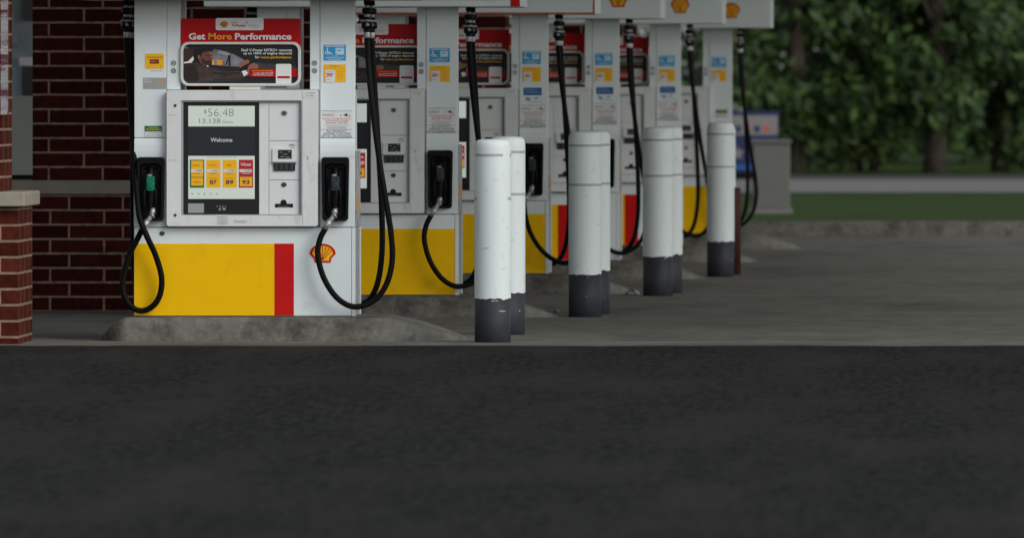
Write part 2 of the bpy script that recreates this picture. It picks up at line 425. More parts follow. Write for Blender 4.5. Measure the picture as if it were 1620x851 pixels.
def door_mb():
    mb = MB()
    o = rrect(X(264.5), X(503.5), Z(358.5), Z(143.5), 4 / 306); i = rrect(X(287), X(478), Z(341.5), Z(160), 2 / 306)
    mb.ring(o, i, -.045, .0, doorw)
    RR(mb, 265.5, 144.5, 505.8, 360.3, 4, -.0, .018, greytrim)  # backing plate; grey lip stands for dark bevel at right, door's shadow below
    PX(mb, 480, 145, 502, 155.5, -.0465, -.0450, panelw)
    PX(mb, 479.2, 145, 479.8, 357, -.0458, -.045, greytrim)
    T(mb, 'CAUTION', 483, 499, 147, 149, -.0475, inkgrey); T(mb, 'LIFT HERE', 485, 497, 151, 153, -.0475, inkgrey)
    for y in (168, 341): mb.disc(X(278), Z(y), .008, -.047, -.045, ink)
    T(mb, 'Open here', 268, 280, 182, 184, -.0465, inkred); PX(mb, 267, 254, 281, 254.5, -.0462, -.045, inkred)
    T(mb, 'Ovation', 371, 391, 348, 353, -.0465, sgrey)
    for k in range(4): PX(mb, 344, 343.5 + 3.4 * k, 361, 344.6 + 3.4 * k, -.0462, -.045, sgrey)
    for k in range(3): mb.disc(X(487 + (k % 2)), Z(249 + 2 * k), .004, -.0465, -.045, sgrey, 7)
    return mb
def bevelring_mb():
    mb = MB(); mb.ring(rrect(X(287), X(478), Z(341.5), Z(160), 2 / 306), rrect(X(290.5), X(475), Z(340), Z(162.5), .002), -.034, -.001, greytrim)
    return mb
def bezel_mb():
    mb = MB(); PX(mb, 290.8, 162.8, 410, 339.8, -.022, -.001, bezel)
    PX(mb, 298, 202, 403.5, 246.5, -.0235, -.022, lcdoff)
    PX(mb, 298, 322.5, 323, 337.5, -.0235, -.022, sgrey)
    T(mb, 'Welcome', 333.5, 368, 219, 225.5, -.0245, lwht, .012)
    for k in range(4): mb.disc(X(344 + 4.4 * k), Z(327), .0032, -.0235, -.022, sgrey, 8)
    mb.prism([(X(346), Z(331)), (X(350), Z(328.5)), (X(350), Z(334.5)), (X(346), Z(333))], -.0235, -.022, plite)
    mb.prism([(X(352), Z(329)), (X(357), Z(330)), (X(358), Z(332)), (X(354), Z(334))], -.0235, -.022, sgrey)
    return mb
def disp1_mb():
    mb = MB(); PX(mb, 298.3, 168.5, 403.3, 201, -.0235, -.022, lcd)
    T(mb, '$', 323.3, 327, 175, 180.5, -.0245, lcdink); T(mb, '56.48', 329.5, 370, 173, 185, -.0245, lcdink, -.022)
    T(mb, '13.138', 315.5, 349, 188.5, 196, -.0245, lcdink2); T(mb, 'Gallons', 351.5, 369.5, 191.8, 195.8, -.0245, lcdink2)
    return mb
def disp2_mb():
    mb = MB(); PX(mb, 298.3, 247.5, 403.3, 315.5, -.0235, -.022, lcd)
    U = lambda u: 285 + u / 8.1
    V = lambda v: 240 + v / 8.1
    def r(u0, v0, u1, v1, m, k=0, rad=4): RR(mb, U(u0), V(v0), U(u1), V(v1), rad / 8.1, -.0245 - .001 * k, -.0235 - .001 * k, m)
    def t(st, u0, u1, v0, v1, m, k=1, b=0): T(mb, st, U(u0), U(u1), V(v0), V(v1), -.0255 - .001 * k, m, b)
    r(128, 110, 312, 468, lgrn); r(146, 122, 298, 330, lyel, 1); r(146, 340, 298, 442, lyel, 1)
    r(338, 110, 520, 468, lyel); r(547, 110, 730, 468, lyel); r(755, 110, 938, 468, lred); r(770, 330, 925, 448, lyel, 1)
    for u0, u1, p in ((142, 300, '3.899'), (345, 500, '4.299'), (553, 708, '4.799'), (763, 922, '5.299')):
        r(u0, 232, u1, 272, lwht, 2, 3); t(p, u0 + 66, u1 - 14, 240, 262, lcdink, 3)
    t('Diesel', 165, 245, 168, 190, darkred, 2); t('Diesel', 180, 262, 383, 405, darkred, 2)
    t('Regular', 378, 475, 168, 192, inkred, 2, .02); t('Plus', 610, 660, 165, 190, darkred, 2); t('V-Power', 778, 915, 150, 190, lwht, 2, .03)
    for u0, u1 in ((160, 265), (382, 478), (592, 690), (800, 900)):
        PX(mb, U(u0), V(284), U(u1), V(290), -.027, -.0265, lwht if u0 == 800 else inkred)
    for s_, u0, u1 in (('87', 383, 472), ('89', 588, 686), ('93', 797, 893)):
        t(s_, u0, u1, 370, 424, ink, 3, .03); PX(mb, U(u0 - 5), V(345), U(u1 + 5), V(349), -.0275, -.0265, darkred)
    for u in (158, 242, 315, 397, 475): mb.disc(X(U(u)), Z(V(547)), .0035, -.0245, -.0235, lcdink, 6)
    PX(mb, U(350), V(74), U(730), V(79), -.0242, -.0235, lcdink2)
    return mb
def cardpanel_mb():
    mb = MB()
    PX(mb, 410.4, 162.8, 425.6, 339.8, -.020, -.001, panelw)
    for y0, y1 in ((162.8, 223.2), (223.9, 285.2), (285.9, 339.8)): PX(mb, 426.2, y0, 474.7, y1, -.021, -.001, panelw)
    PX(mb, 458, 229, 466, 230.2, -.022, -.021, sgreen); PX(mb, 456, 231.5, 468, 232.3, -.022, -.021, sgreen); PX(mb, 459, 234, 467, 234.8, -.022, -.021, sgreen)
    return mb
def lock_mb(px, py, r):
    mb = MB(); mb.disc(X(px), Z(py), r / 306, -.024, -.021, greytrim if r > 4.5 else ink, 20, r * .85 / 306); mb.disc(X(px), Z(py), r * .6 / 306, -.0255, -.024, ink, 16)
    return mb
def pinpad_mb():
    mb = MB(); RR(mb, 431.5, 235.5, 468.5, 256.5, 1.5, -.030, -.021, doorw)
    PX(mb, 440.5, 238, 462, 252, -.0315, -.030, bezel)
    for k, (a, b, c) in enumerate(((443, 447, 241), (449, 455, 244), (456, 460, 240), (444, 450, 248), (452, 459, 249))):
        PX(mb, a, c, b, c + 1.4, -.0322, -.0315, inkgrey)
    PX(mb, 430.5, 256.5, 469.5, 258.2, -.036, -.021, greytrim)
    mb.prism([(X(433), Z(258.2)), (X(468), Z(258.2)), (X(467), Z(271)), (X(434), Z(271))], -.030, -.021, bezel)
    for i in range(4):
        for j in range(4): PX(mb, 435.2 + 8.2 * i, 259.6 + 2.8 * j, 440.2 + 8.2 * i, 261.0 + 2.8 * j, -.0325, -.030, keyg)
    return mb
def slot_mb():
    mb = MB(); PX(mb, 435.5, 323, 464, 329, -.0225, -.021, deep)
    mb.disc(X(449), Z(321.5), 5 / 306, -.0228, -.021, deep, 16); PX(mb, 441, 327.2, 457, 327.8, -.0235, -.0225, sgrey)
    return mb
def boot_mb(cx, w):
    mb = MB()
    x0, x1 = cx - w / 2, cx + w / 2
    def tap(pts): # a little narrower toward the foot
        zc0, zc1 = Z(350), Z(249)
        return [(X(cx) + (x - X(cx)) * (.92 + .08 * (z - zc0) / (zc1 - zc0)), z) for x, z in pts]
    o = tap(rrect(X(x0), X(x1), Z(350), Z(249.5), 5 / 306)); i = tap(rrect(X(x0 + 5), X(x1 - 5), Z(346), Z(260), 8 / 306))
    mb.ring(o, i, -.050, -.001, blackp); mb.prism(tap(rrect(X(x0 + 3), X(x1 - 3), Z(348), Z(252), 4 / 306)), -.008, -.002, deep)
    mb.ring(tap(rrect(X(x0 + 6.5), X(x1 - 6.5), Z(345), Z(262), 7 / 306)), tap(rrect(X(x0 + 9), X(x1 - 9), Z(343), Z(266), 6 / 306)), -.030, -.008, blackp)
    return mb
def nozzle_mb():
    mb = MB(); y = -.052
    # spout going up into the holder, body, hand grip down to the hose
    P = [(X(531), y + .03, Z(266)), (X(531), y + .01, Z(276)), (X(531.5), y, Z(288)), (X(532), y, Z(300)), (X(531), y, Z(318)), (X(530), y, Z(334))]
    mb.tube(spline(P, 4), [.017 + .004 * math.sin(PI * i / 20) for i in range(21)], blackp, 12)
    mb.lathe([(.012, .0), (.016, .003), (.016, .012), (.010, .016)], (X(530), y, Z(281)), inkgrey, 14)
    # trigger guard
    mb.tube(spline([(X(524), y - .01, Z(296)), (X(521), y - .025, Z(310)), (X(523), y - .025, Z(326)), (X(528), y - .01, Z(334))], 5), .004, blackp, 8)
    mb.tube(spline([(X(538), y - .005, Z(296)), (X(540), y - .015, Z(312)), (X(536), y - .005, Z(332))], 5), .0045, blackp, 8)
    return mb
def grip_mb(m):
    mb = MB(); y = -.052
    mb.prism([(X(531.5) + a, Z(291) + b) for a, b in rrect(-.021, .021, -.038, .038, .010)], y - .024, y + .0, m)
    mb.prism([(X(531.5) + a, Z(294) + b) for a, b in rrect(-.013, .013, -.016, .016, .005)], y - .030, y - .024, m)
    return mb
def swivel_mb():
    mb = MB(); y = -.055
    mb.tube([(X(531), y, Z(330)), (X(530.5), y - .004, Z(336)), (X(530), y - .006, Z(340))], [.0135, .016, .014], steel, 12)
    mb.tube(spline([(X(530), y - .008, Z(339)), (X(527), y - .012, Z(345)), (X(522), y - .014, Z(351))], 4), .0125, steel, 12)
    mb.tube([(X(523), y - .014, Z(350)), (X(519), y - .015, Z(356)), (X(515.5), y - .015, Z(363))], [.017, .0135, .0165], steel, 12)
    mb.tube([(X(529), y - .026, Z(338)), (X(533), y - .02, Z(345))], .007, steel, 10)
    return mb
HOSE_RF = [(579, 60, .12), (583, 120, .08), (591, 190, .04), (601, 260, 0), (611, 320, -.02), (619, 370, -.03), (621, 412, -.04), (612, 450, -.05), (592, 476, -.06), (562, 485.5, -.075), (535, 472, -.08), (514, 441, -.08), (504, 405, -.075), (507, 380, -.07), (515, 363, -.07)]
HOSE_RF2 = [(579, 60, .12), (586, 130, .08), (596, 200, .04), (608, 280, 0), (622, 360, -.02), (630, 420, -.03), (622, 462, -.05), (598, 480, -.06), (570, 472, -.07), (547, 452, -.075), (530, 425, -.08), (520, 395, -.075), (516, 364, -.07)]
HOSE_RB = [(581, 60, .5), (586, 150, .52), (592, 250, .54), (596, 330, .56), (596, 400, .6), (588, 452, .66), (572, 480, .72), (550, 484, .74), (525, 455, .74), (512, 410, .73), (520, 360, .71), (530, 335, .68)]
HOSE_LF = [(198, 60, .12), (201, 120, .1), (206, 180, .06), (212, 250, .0), (218, 310, -.06), (223, 345, -.10), (234, 373, -.11), (248, 405, -.085), (257, 440, -.07), (253, 470, -.06), (238, 488, -.055), (218, 491, -.05), (200, 474, -.05), (195, 446, -.05), (204, 408, -.055), (218, 380, -.065), (226, 364, -.07)]
HOSE_LB = [(199, 60, .5), (200, 150, .5), (200, 300, .52), (200, 400, .56), (203, 452, .6), (215, 482, .7), (235, 480, .74), (252, 450, .74), (250, 400, .73), (238, 360, .71), (230, 335, .68)]
def hose_mb(pts):
    mb = MB(); mb.tube(spline([(X(a), d, Z(b)) for a, b, d in pts], 9), .0152, rubber, 14)
    return mb
def breakaway_mb(px, d):
    mb = MB(); x = X(px)
    def seg(y0, y1, r, m, bulge=0):
        h = (y1 - y0) / 306; rr = r / 306
        mb.lathe([(rr * .85, 0), (rr, h * .15), (rr * (1 + bulge), h * .5), (rr, h * .85), (rr * .85, h)], (x, d, Z(y1)), m, 18)
    seg(-4, 9, 5.2, rubber); seg(9, 14, 4.2, steel); seg(14, 23, 8, blackp); seg(23, 29, 4.6, steel); seg(28, 33, 6.2, blackp)
    seg(32, 36, 7.6, steel); seg(35, 47, 8.6, blackp, .08); seg(46, 52, 5.4, blackp); seg(51, 62, 5, steel)
    mb.lathe([(.006, 0), (.006, .006)], (x, d - .029, Z(41.5)), steel, 10)
    mb.tube([(x - .02, d - .01, Z(34)), (x - .034, d - .012, Z(34))], .006, steel, 8)
    mb.tube([(x, d - .026, Z(38)), (x + .006, d - .034, Z(42))], .008, steel, 8)
    return mb
def valance_mb(x1):
    mb = MB(); mb.box(X(125), X(x1), -.28, .93, Z(1), Z(-95), white)
    return mb
def sign_back_mb():
    mb = MB(); RR(mb, 286, 30.5, 475.5, 130, 3, .012, .030, signred)
    return mb
def sign_frame_mb():
    mb = MB()
    mb.ring(rrect(X(285.5), X(476), Z(137), Z(67.5), 13 / 306, 7), rrect(X(290), X(471.5), Z(133), Z(71.5), 10 / 306, 7), -.012, .030, frameiv)
    RR(mb, 363, 136.5, 412, 143.2, 1, -.004, .03, frameiv)
    return mb
def sign_print_mb():
    mb = MB()
    RR(mb, 341, 29.8, 416.8, 49, 3, .009, .012, signwhite)
    T(mb, 'Shell', 366, 373.5, 35, 38, .0075, inkred); T(mb, 'V-Power', 366.5, 389.5, 38.8, 44, .0075, inkred, .02); T(mb, 'NiTRO+', 393.5, 410, 40.5, 43.3, .0075, inkgrey)
    mb.disc(X(390), Z(37), .005, .008, .009, sgrey, 10)
    PX(mb, 394, 44.5, 410, 44.9, .008, .009, inkgrey)
    T(mb, 'Get', 298.5, 324.5, 53.5, 64, .010, signwhite, .03); T(mb, 'More', 329.5, 366.5, 53.5, 64, .010, orange, .03); T(mb, 'Performance', 371.5, 461, 53.5, 64.2, .010, signwhite, .03)
    return mb
def picture_mb():
    mb = MB()
    RR(mb, 289, 70.5, 472.5, 134, 10, .004, .012, pdark)
    lvl = [0]
    def pg(pts, m, k):
        mb.prism([(X(280 + u / 7.09), Z(25 + v / 7.09)) for u, v in pts], .004 - .0007 * (k + 1), .004 - .0007 * k, m)
    def smooth(pts, n=4): return [(p.x, p.y) for p in spline([(a, b, 0) for a, b in pts + [pts[0]]], n)[:-1]]
    pg(smooth([(850, 525), (1000, 545), (1340, 575), (1345, 640), (1100, 640), (880, 620)]), pmid, 0)
    pg([(395, 382), (470, 388), (560, 412), (640, 442), (700, 472), (760, 512), (815, 560), (740, 582), (560, 572), (385, 560)], plite, 0)
    pg([(470, 400), (540, 410), (600, 440), (560, 455), (450, 425)], sgrey, 1)
    pg([(395, 505), (416, 505), (416, 556), (395, 555)], syel, 1); pg([(448, 498), (508, 505), (510, 560), (446, 556)], orange, 1)
    pg([(575, 450), (600, 450), (600, 570), (580, 572), (578, 490), (560, 560), (545, 560)], pdark, 1)
    pg(smooth([(78, 380), (150, 368), (188, 410), (182, 465), (130, 515), (78, 528)]), beard, 1)
    pg([(76, 528), (125, 518), (180, 462), (190, 495), (165, 535), (76, 542)], signwhite, 2)
    pg([(75, 362), (120, 362), (126, 372), (75, 376)], plite, 2)
    pg(smooth([(80, 560), (200, 535), (300, 560), (400, 590), (560, 625), (700, 625), (745, 640), (740, 700), (640, 715), (440, 720), (330, 750), (85, 760)], 3), jack, 1)
    pg(smooth([(80, 560), (180, 555), (230, 640), (240, 740), (85, 755)], 3), jackd, 2)
    pg(smooth([(400, 640), (560, 650), (690, 640), (700, 655), (560, 668), (420, 660)], 3), jackd, 2)
    pg([(440, 582), (735, 582), (765, 598), (650, 625), (460, 618)], jackd, 3)
    pg(smooth([(240, 440), (300, 400), (385, 400), (394, 440), (402, 478), (390, 500), (388, 535), (350, 556), (300, 560), (250, 520)], 3), skin, 4)
    pg([(360, 415), (384, 412), (392, 445), (402, 478), (388, 482), (372, 470)], skin2, 5)
    pg(smooth([(200, 430), (215, 395), (300, 374), (395, 378), (408, 398), (330, 408), (285, 425), (262, 470), (225, 500), (195, 470)], 3), hair, 5)
    pg(smooth([(285, 480), (320, 512), (360, 508), (390, 512), (388, 545), (345, 562), (300, 548), (275, 515)], 3), beard, 6)
    pg([(325, 446), (396, 452), (396, 460), (325, 454)], hair, 6); pg(smooth([(232, 455), (252, 450), (256, 480), (240, 492)], 3), skin2, 6)
    pg([(326, 562), (358, 570), (345, 582)], signwhite, 5)
    pg(smooth([(700, 545), (730, 520), (790, 500), (812, 520), (790, 560), (745, 605), (712, 600)], 3), skin2, 4)
    pg(smooth([(702, 600), (760, 560), (850, 530), (862, 542), (800, 575), (730, 625)], 3), hair, 5)
    pg(smooth([(800, 570), (850, 540), (905, 555), (915, 585), (880, 610), (825, 640), (790, 680), (745, 670), (750, 640), (790, 610)], 3), skin2, 6)
    pg([(725, 630), (768, 618), (798, 652), (752, 690)], signwhite, 7)
    pg([(120, 735), (710, 722), (716, 735), (130, 752)], pmid, 2)
    # red flash, white tag and lettering
    k = .004 - .0007 * 8
    def r(x0, y0, x1, y1, rad, m, kk=0): RR(mb, x0, y0, x1, y1, rad, k - .0007 * (kk + 1), k - .0007 * kk, m)
    r(394, 110, 470.5, 122.8, 2.5, signred); r(436.5, 102.3, 461, 135, 2.5, signwhite, 1); r(438.5, 121.5, 459, 125, 1.6, signred, 2)
    t = lambda st, x0, x1, y0, y1, m, b=.015: T(mb, st, x0, x1, y0, y1, k - .0007 * 3.4, m, b)
    t('Shell V-Power NiTRO+ removes', 381.5, 462, 78.2, 82.6, signwhite); t('up to 100% of engine deposits', 385, 462, 83.4, 88.6, signwhite)
    t('for', 403.5, 410.5, 89.3, 93.6, signwhite); t('more performance', 412.5, 461, 89.8, 94.8, syel)
    t('Download the Shell app', 399, 432, 112, 114.6, syel); t('to save with the Shell', 401, 432, 115.4, 117.8, signwhite); t('Fuel Rewards program', 400, 432, 118.6, 121.4, signwhite)
    return mb

def stick(fn):
    mb = MB(); fn(mb); return mb
F = -.0015
def st_pay(mb):
    RR(mb, 229.5, 86, 259.3, 110, 2, F, 0, syel); PX(mb, 237, 95, 251.5, 102, F - .001, F, darkred); PX(mb, 232, 91.2, 257, 92.2, F - .001, F, darkred)
    for x in (233, 243, 253): PX(mb, x, 105.3, x + 3.5, 107, F - .001, F, orange)
    T(mb, 'PAY', 239, 249, 97, 100, F - .0015, orange); PX(mb, 238, 113, 256, 113.6, F, 0, inkred)
def st_grey(mb):
    PX(mb, 226.5, 124, 263.4, 142, F, 0, sgrey); T(mb, 'Smart', 228, 238, 125.5, 128, F - .001, panelw, .01); T(mb, 'Rewards', 228, 239.5, 129, 131.5, F - .001, panelw, .01)
    mb.prism([(X(247), Z(131)), (X(253), Z(127)), (X(258), Z(129)), (X(253), Z(130))], F - .001, F, orange)
def st_green(mb):
    PX(mb, 229, 209.2, 256.7, 218, F, 0, panelw); PX(mb, 229, 200, 256.7, 209, F - .001, 0, sgreen)
    T(mb, 'CLEAN FUELS', 235, 250, 202, 204, F - .002, syel, .01); T(mb, 'FOR EVERY GRADE', 231, 255, 205, 207, F - .002, syel, .01)
    for k in range(3): PX(mb, 233 - k, 211 + 2.2 * k, 252 + k, 211.5 + 2.2 * k, F - .0008, F, inkgrey)
    for x0, x1, y0, y1 in ((229, 229.4, 209, 218), (256.3, 256.7, 209, 218), (229, 256.7, 217.6, 218)): PX(mb, x0, y0, x1, y1, F - .0008, F, inkgrey)
def st_access(mb):
    RR(mb, 512, 72, 547.3, 97, 1, F, 0, sblue); y = F - .001
    PX(mb, 514.5, 73.5, 545, 75, y, F, panelw)
    mb.disc(X(517.8), Z(78.3), .0042, y, F, panelw, 12)
    mb.prism([(X(516.6), Z(80)), (X(518.6), Z(80)), (X(519.2), Z(83)), (X(523), Z(84)), (X(523), Z(85)), (X(517.4), Z(85))], y, F, panelw)
    n = 16
    arc = [(X(518.6 + 4.6 * math.cos(a)), Z(84 + 3.6 * math.sin(a))) for a in [R(-200 + 210 * -1 * 0 + i * 13 + 215) for i in range(n)]]
    arc2 = [(X(518.6 + 3.5 * math.cos(a)), Z(84 + 2.6 * math.sin(a))) for a in [R(15 + i * 13) for i in range(n)]]
    for i in range(n - 1): mb.prism([arc[i], arc[i + 1], arc2[i + 1], arc2[i]], y - .0002, F, panelw)
    mb.prism([(X(523), Z(84)), (X(526.5), Z(86.8)), (X(525.5), Z(87.6)), (X(522), Z(85.2))], y, F, panelw)
    PX(mb, 530.5, 76.8, 544.5, 88, y, F, slblue); PX(mb, 534, 79, 540.5, 86.5, y - .001, y, panelw); PX(mb, 541.2, 80, 543.2, 87.2, y - .001, y, panelw); PX(mb, 535, 80.2, 539.5, 82.5, y - .0015, y - .001, sblue)
    T(mb, 'CALL FOR', 524, 535, 89.2, 90.8, y - .0005, panelw, .01); T(mb, 'ASSISTANCE NOW', 515, 544.5, 91.3, 93.4, y - .0005, panelw, .02); PX(mb, 519, 94.7, 540, 95.5, y, F, panelw)
def st_save(mb):
    y = F - .001
    mb.prism([(X(512), Z(103)), (X(547.3), Z(103)), (X(547.3), Z(131)), (X(530.5), Z(131)), (X(530.5), Z(129)), (X(514.5), Z(129)), (X(514.5), Z(131)), (X(512), Z(131))], F, 0, syel)
    RR(mb, 515, 112, 530, 131.5, 1.2, y - .0005, 0, panelw); T(mb, '30', 516.3, 526, 116.6, 122.4, y - .0015, inkred, .03); T(mb, '¢', 526.6, 528.4, 116.4, 119, y - .0015, inkred)
    PX(mb, 517, 114, 527.5, 114.6, y - .001, y - .0005, inkgrey); PX(mb, 516, 126.5, 523, 127, y - .001, y - .0005, inkgrey)
    T(mb, 'SAVE UP TO', 522, 537, 104.8, 106.6, y, darkred); PX(mb, 514, 109.3, 545, 109.8, y, F, orange)
    for k in range(4): PX(mb, 533, 113.5 + 3.6 * k, 545 - (k % 2) * 2, 114.6 + 3.6 * k, y, F, orange)
def st_notice(mb):
    y = F - .0006
    PX(mb, 507, 176, 557.5, 219, F, 0, panelw)
    T(mb, 'WARNING NO SMOKING TURN OFF ENGINE', 507.5, 557, 175.6, 177.4, y, inkgrey, .01)
    for k in range(3): PX(mb, 509.5, 181.2 + 1.5 * k, 530 - 3 * (k % 2), 181.8 + 1.5 * k, y, F, inkgrey)
    mb.prism([(X(543), Z(183)), (X(548.5), Z(180.3)), (X(550.5), Z(181.2)), (X(549), Z(183)), (X(550.5), Z(185.2)), (X(547), Z(184.8))], y, F, ink)
    PX(mb, 538.5, 182.2, 539.6, 185.2, y, F, ink); mb.prism([(X(550.5), Z(184)), (X(554), Z(182.5)), (X(553.5), Z(186)), (X(551), Z(186))], y, F, sgrey)
    T(mb, 'PRESS BUTTON BEFORE FUELING', 510, 556, 188, 189.7, y, inkred, .01); T(mb, 'AFTER PAYING INSIDE', 515, 551, 191, 192.7, y, inkred, .01); T(mb, 'DO NOT TOP OFF', 516, 550, 194, 196.2, y, inkred, .03)
    PX(mb, 513, 198.6, 552, 199.1, y, F, inkgrey)
    for k in range(3): PX(mb, 518 - k, 200.8 + 1.5 * k, 547 + k, 201.4 + 1.5 * k, y, F, sgrey)
    PX(mb, 507, 205.6, 557.5, 206.1, y, F, ink)
    T(mb, 'ALL PRODUCT', 516, 549, 207, 210, y, ink, .012); T(mb, 'GRADES CONTAIN', 511.5, 554.5, 210.9, 213.9, y, ink, .012); T(mb, 'UP TO 10% ETHANOL', 508.5, 557, 214.8, 218, y, ink, .012)
    PX(mb, 507, 218.7, 557.5, 219.1, y, F, ink)
def st_app(mb):
    RR(mb, 514, 142.5, 549, 157, 1.5, F, 0, dblue); T(mb, 'Fuel Rewards', 517, 540, 145, 148, F - .001, slblue); PX(mb, 517, 151, 545, 152, F - .001, F, slblue)
    T(mb, '5¢', 518, 527, 160.5, 168.5, F, dblue, .03); T(mb, 'off', 534, 542, 161, 165, F, dblue, .01); PX(mb, 524, 169, 549, 169.7, F, 0, inkgrey)

def flip(mb):  # mirror a mesh left to right about the middle of the dispenser
    mb.v = [(-x, y, z) for x, y, z in mb.v]; mb.f = [f[::-1] for f in mb.f]; return mb
def shift(mb, dx, dy=0, dz=0):
    mb.v = [(x + dx, y + dy, z + dz) for x, y, z in mb.v]; return mb

def make_pump(i, s, px, label):
    root = thing('fuel_dispenser', label, 'fuel pump', (wx(px, s) - X(562), FPX / s, H0), 'fuel dispensers in a row on their islands')
    mirrored = i in (1, 2, 5)
    b = put('base_cabinet', base_mb, root, .004, 'base')
    def band(x0, x1, m):
        mb = MB(); PX(mb, x0, 386, x1, 499.6, -.003, 0, m); return flip(mb) if mirrored else mb
    if mirrored:
        def yb():
            mb = MB(); PX(mb, 309.5, 386, 555.8, 499.6, -.003, 0, yellow); return mb
        def rb():
            mb = MB(); PX(mb, 279, 386, 309.5, 499.6, -.003, 0, red); return mb
        put('yellow_panel', yb, b, 0, 'yb1'); put('red_stripe', rb, b, 0, 'rb1')
        put('emblem', lambda: shell_mb(X(240), Z(402), 41 / 306, 31 / 306, -.003), b, 0, 'em1')
    else:
        put('yellow_panel', lambda: band(212.6, 434, yellow), b, 0, 'yb0'); put('red_stripe', lambda: band(434, 465, red), b, 0, 'rb0')
        put('emblem', lambda: shell_mb(X(510.5), Z(402), 41 / 306, 31 / 306, 0), b, 0, 'em0')
    put('lock', lambda: shift(lock_mb(256.5, 370, 4.2), 0, .021), b, 0, 'lk0')
    put('side_panel', lambda: side_trim_mb(1), root, 0, 'side1'); put('side_panel', lambda: side_trim_mb(-1), root, 0, 'side0')
    put('housing', housing_mb, root, .003, 'housing')
    for left in (True, False):
        c = put('column', lambda: column_mb(left), root, .0025, 'col%d' % left)
        st_ = put('inner_strip', lambda: strip_mb(left), c, .0015, 'strip%d' % left)
        put('rear_mast', lambda: mast_mb(left), root, .003, 'mast%d' % left); put('cheek_panel', lambda: cheek_mb(left), root, .0015, 'cheek%d' % left)
        put('speaker_grille', lambda: grille_mb(274.5 if left else 497.5), c, 0, 'gr%d' % left)
        if left:
            for k, fn in (('a', st_pay), ('b', st_grey), ('c', st_green)): put('sticker', lambda: stick(fn), c, 0, 'stL' + k)
        else:
            put('sticker', lambda: stick(st_access), c, 0, 'stRa', 'blue sticker with a white wheelchair symbol')
            put('sticker', lambda: stick(st_save), c, 0, 'stRb', 'yellow sticker with a white 30 cent tag')
            if i != 5: put('notice', lambda: stick(st_notice), c, 0, 'stRc')
            else: put('sticker', lambda: shift(stick(st_green), X(536) - X(243)), c, 0, 'stRg')
            if i in (2, 3, 4): put('sticker', lambda: stick(st_app), c, 0, 'stRd', 'small navy sticker')
        cx = 239 if left else 531
        bt = put('nozzle_boot', lambda: boot_mb(cx, 44), root, .003, 'boot%d' % left)
        dx = X(239.5) - X(531.5) if left else 0
        nz = put('nozzle', lambda: shift(nozzle_mb(), dx), root, 0, 'noz%d' % left)
        gm = gripgreen if left else smoke
        put('grip_cover', lambda: shift(grip_mb(gm), dx), nz, .004, 'grip%d' % left, 'green grip cover' if left else 'slate grey grip cover')
        if left: put('swivel', lambda: shift(swivel_mb(), X(226) - X(515.5) + .004), nz, 0, 'sw1')
        else: put('swivel', swivel_mb, nz, 0, 'sw0')
        back = shift
        hp = HOSE_LF if left else (HOSE_RF2 if i in (2, 4) else HOSE_RF)
        h = put('hose', lambda: hose_mb(hp), root, 0, 'hf%d%d' % (left, hp is HOSE_RF2))
        put('breakaway_coupling', lambda: breakaway_mb(198 if left else 579, .12), h, 0, 'bk%d' % left)
        hb = HOSE_LB if left else HOSE_RB
        h = put('hose', lambda: hose_mb(hb), root, 0, 'hb%d' % left)
        put('breakaway_coupling', lambda: breakaway_mb(199.5 if left else 581, .5), h, 0, 'bkb%d' % left)
    d = put('control_panel', door_mb, root, .003, 'door')
    put('inner_frame', bevelring_mb, d, 0, 'inner'); put('screen_bezel', bezel_mb, d, 0, 'bez')
    put('price_display', disp1_mb, d, 0, 'd1'); put('grade_display', disp2_mb, d, 0, 'd2'); put('card_panel', cardpanel_mb, d, .001, 'card')
    put('keypad', pinpad_mb, d, 0, 'pin'); put('receipt_slot', slot_mb, d, 0, 'slot')
    put('lock', lambda: lock_mb(450, 180, 5.2), d, 0, 'lk1'); put('lock', lambda: lock_mb(449.5, 293, 4.4), d, 0, 'lk2')
    if i != 5:
        dx = (0, 20, 8, 9, 9)[i] / 306 * (1, 1.1, 1.2, 1.3, 1.4)[i]; 
        sg = put('topper_sign', sign_back_mb, root, 0, 'sgb'); sg.location.x = dx; sg.location.y = .0 if i == 0 else .12
        put('picture_frame', sign_frame_mb, sg, .002, 'sgf'); put('lettering', sign_print_mb, sg, 0, 'sgp')
        put('driver_picture', picture_mb, sg, 0, 'sgpic'); put('emblem', lambda: shell_mb(X(354.5), Z(40), 12 / 306, 9.5 / 306, .009), sg, 0, 'sge')
    xr = (658, 672, 655, 650, 658, 658)[i]
    v = put('valance', lambda: valance_mb(xr), root, .006, 'val%d' % xr)
    if i >= 3: put('emblem', lambda: shell_mb(X(562), Z(-40), .135, .125, -.28), v, 0, 'vem')
    if i in (0, 1):
        def vs():
            mb = MB(); PX(mb, 128, -92, 218, -10.5, -.283, -.28, yellow); PX(mb, 218, -92, xr - 26, -10.5, -.283, -.28, red); PX(mb, xr - 16, -92, xr, .6, -.284, -.28, red); return mb
        put('colour_stripe', vs, v, 0, 'vs%d' % xr)
    if i == 2:
        def vr():
            mb = MB(); PX(mb, 128, -2, xr - 1, .6, -.283, -.28, red); PX(mb, xr - 4, -92, xr - 1, -2, -.283, -.28, red); return mb
        put('colour_stripe', vr, v, 0, 'vr')
    return root
PL = ['nearest fuel pump in full view, displaying $56.48, with green nozzle grip at left',
      'second fuel pump from the camera, directly right of the nearest, with all yellow base',
      'third fuel pump from the camera, standing behind the nearest pair of bollards with yellow base',
      'fourth fuel pump, its red stripe showing just left of the second bollard pair',
      'fifth fuel pump, its red stripe showing just left of the third bollard pair',
      'farthest fuel pump, without topper sign, behind the single last bollard beside the trees']
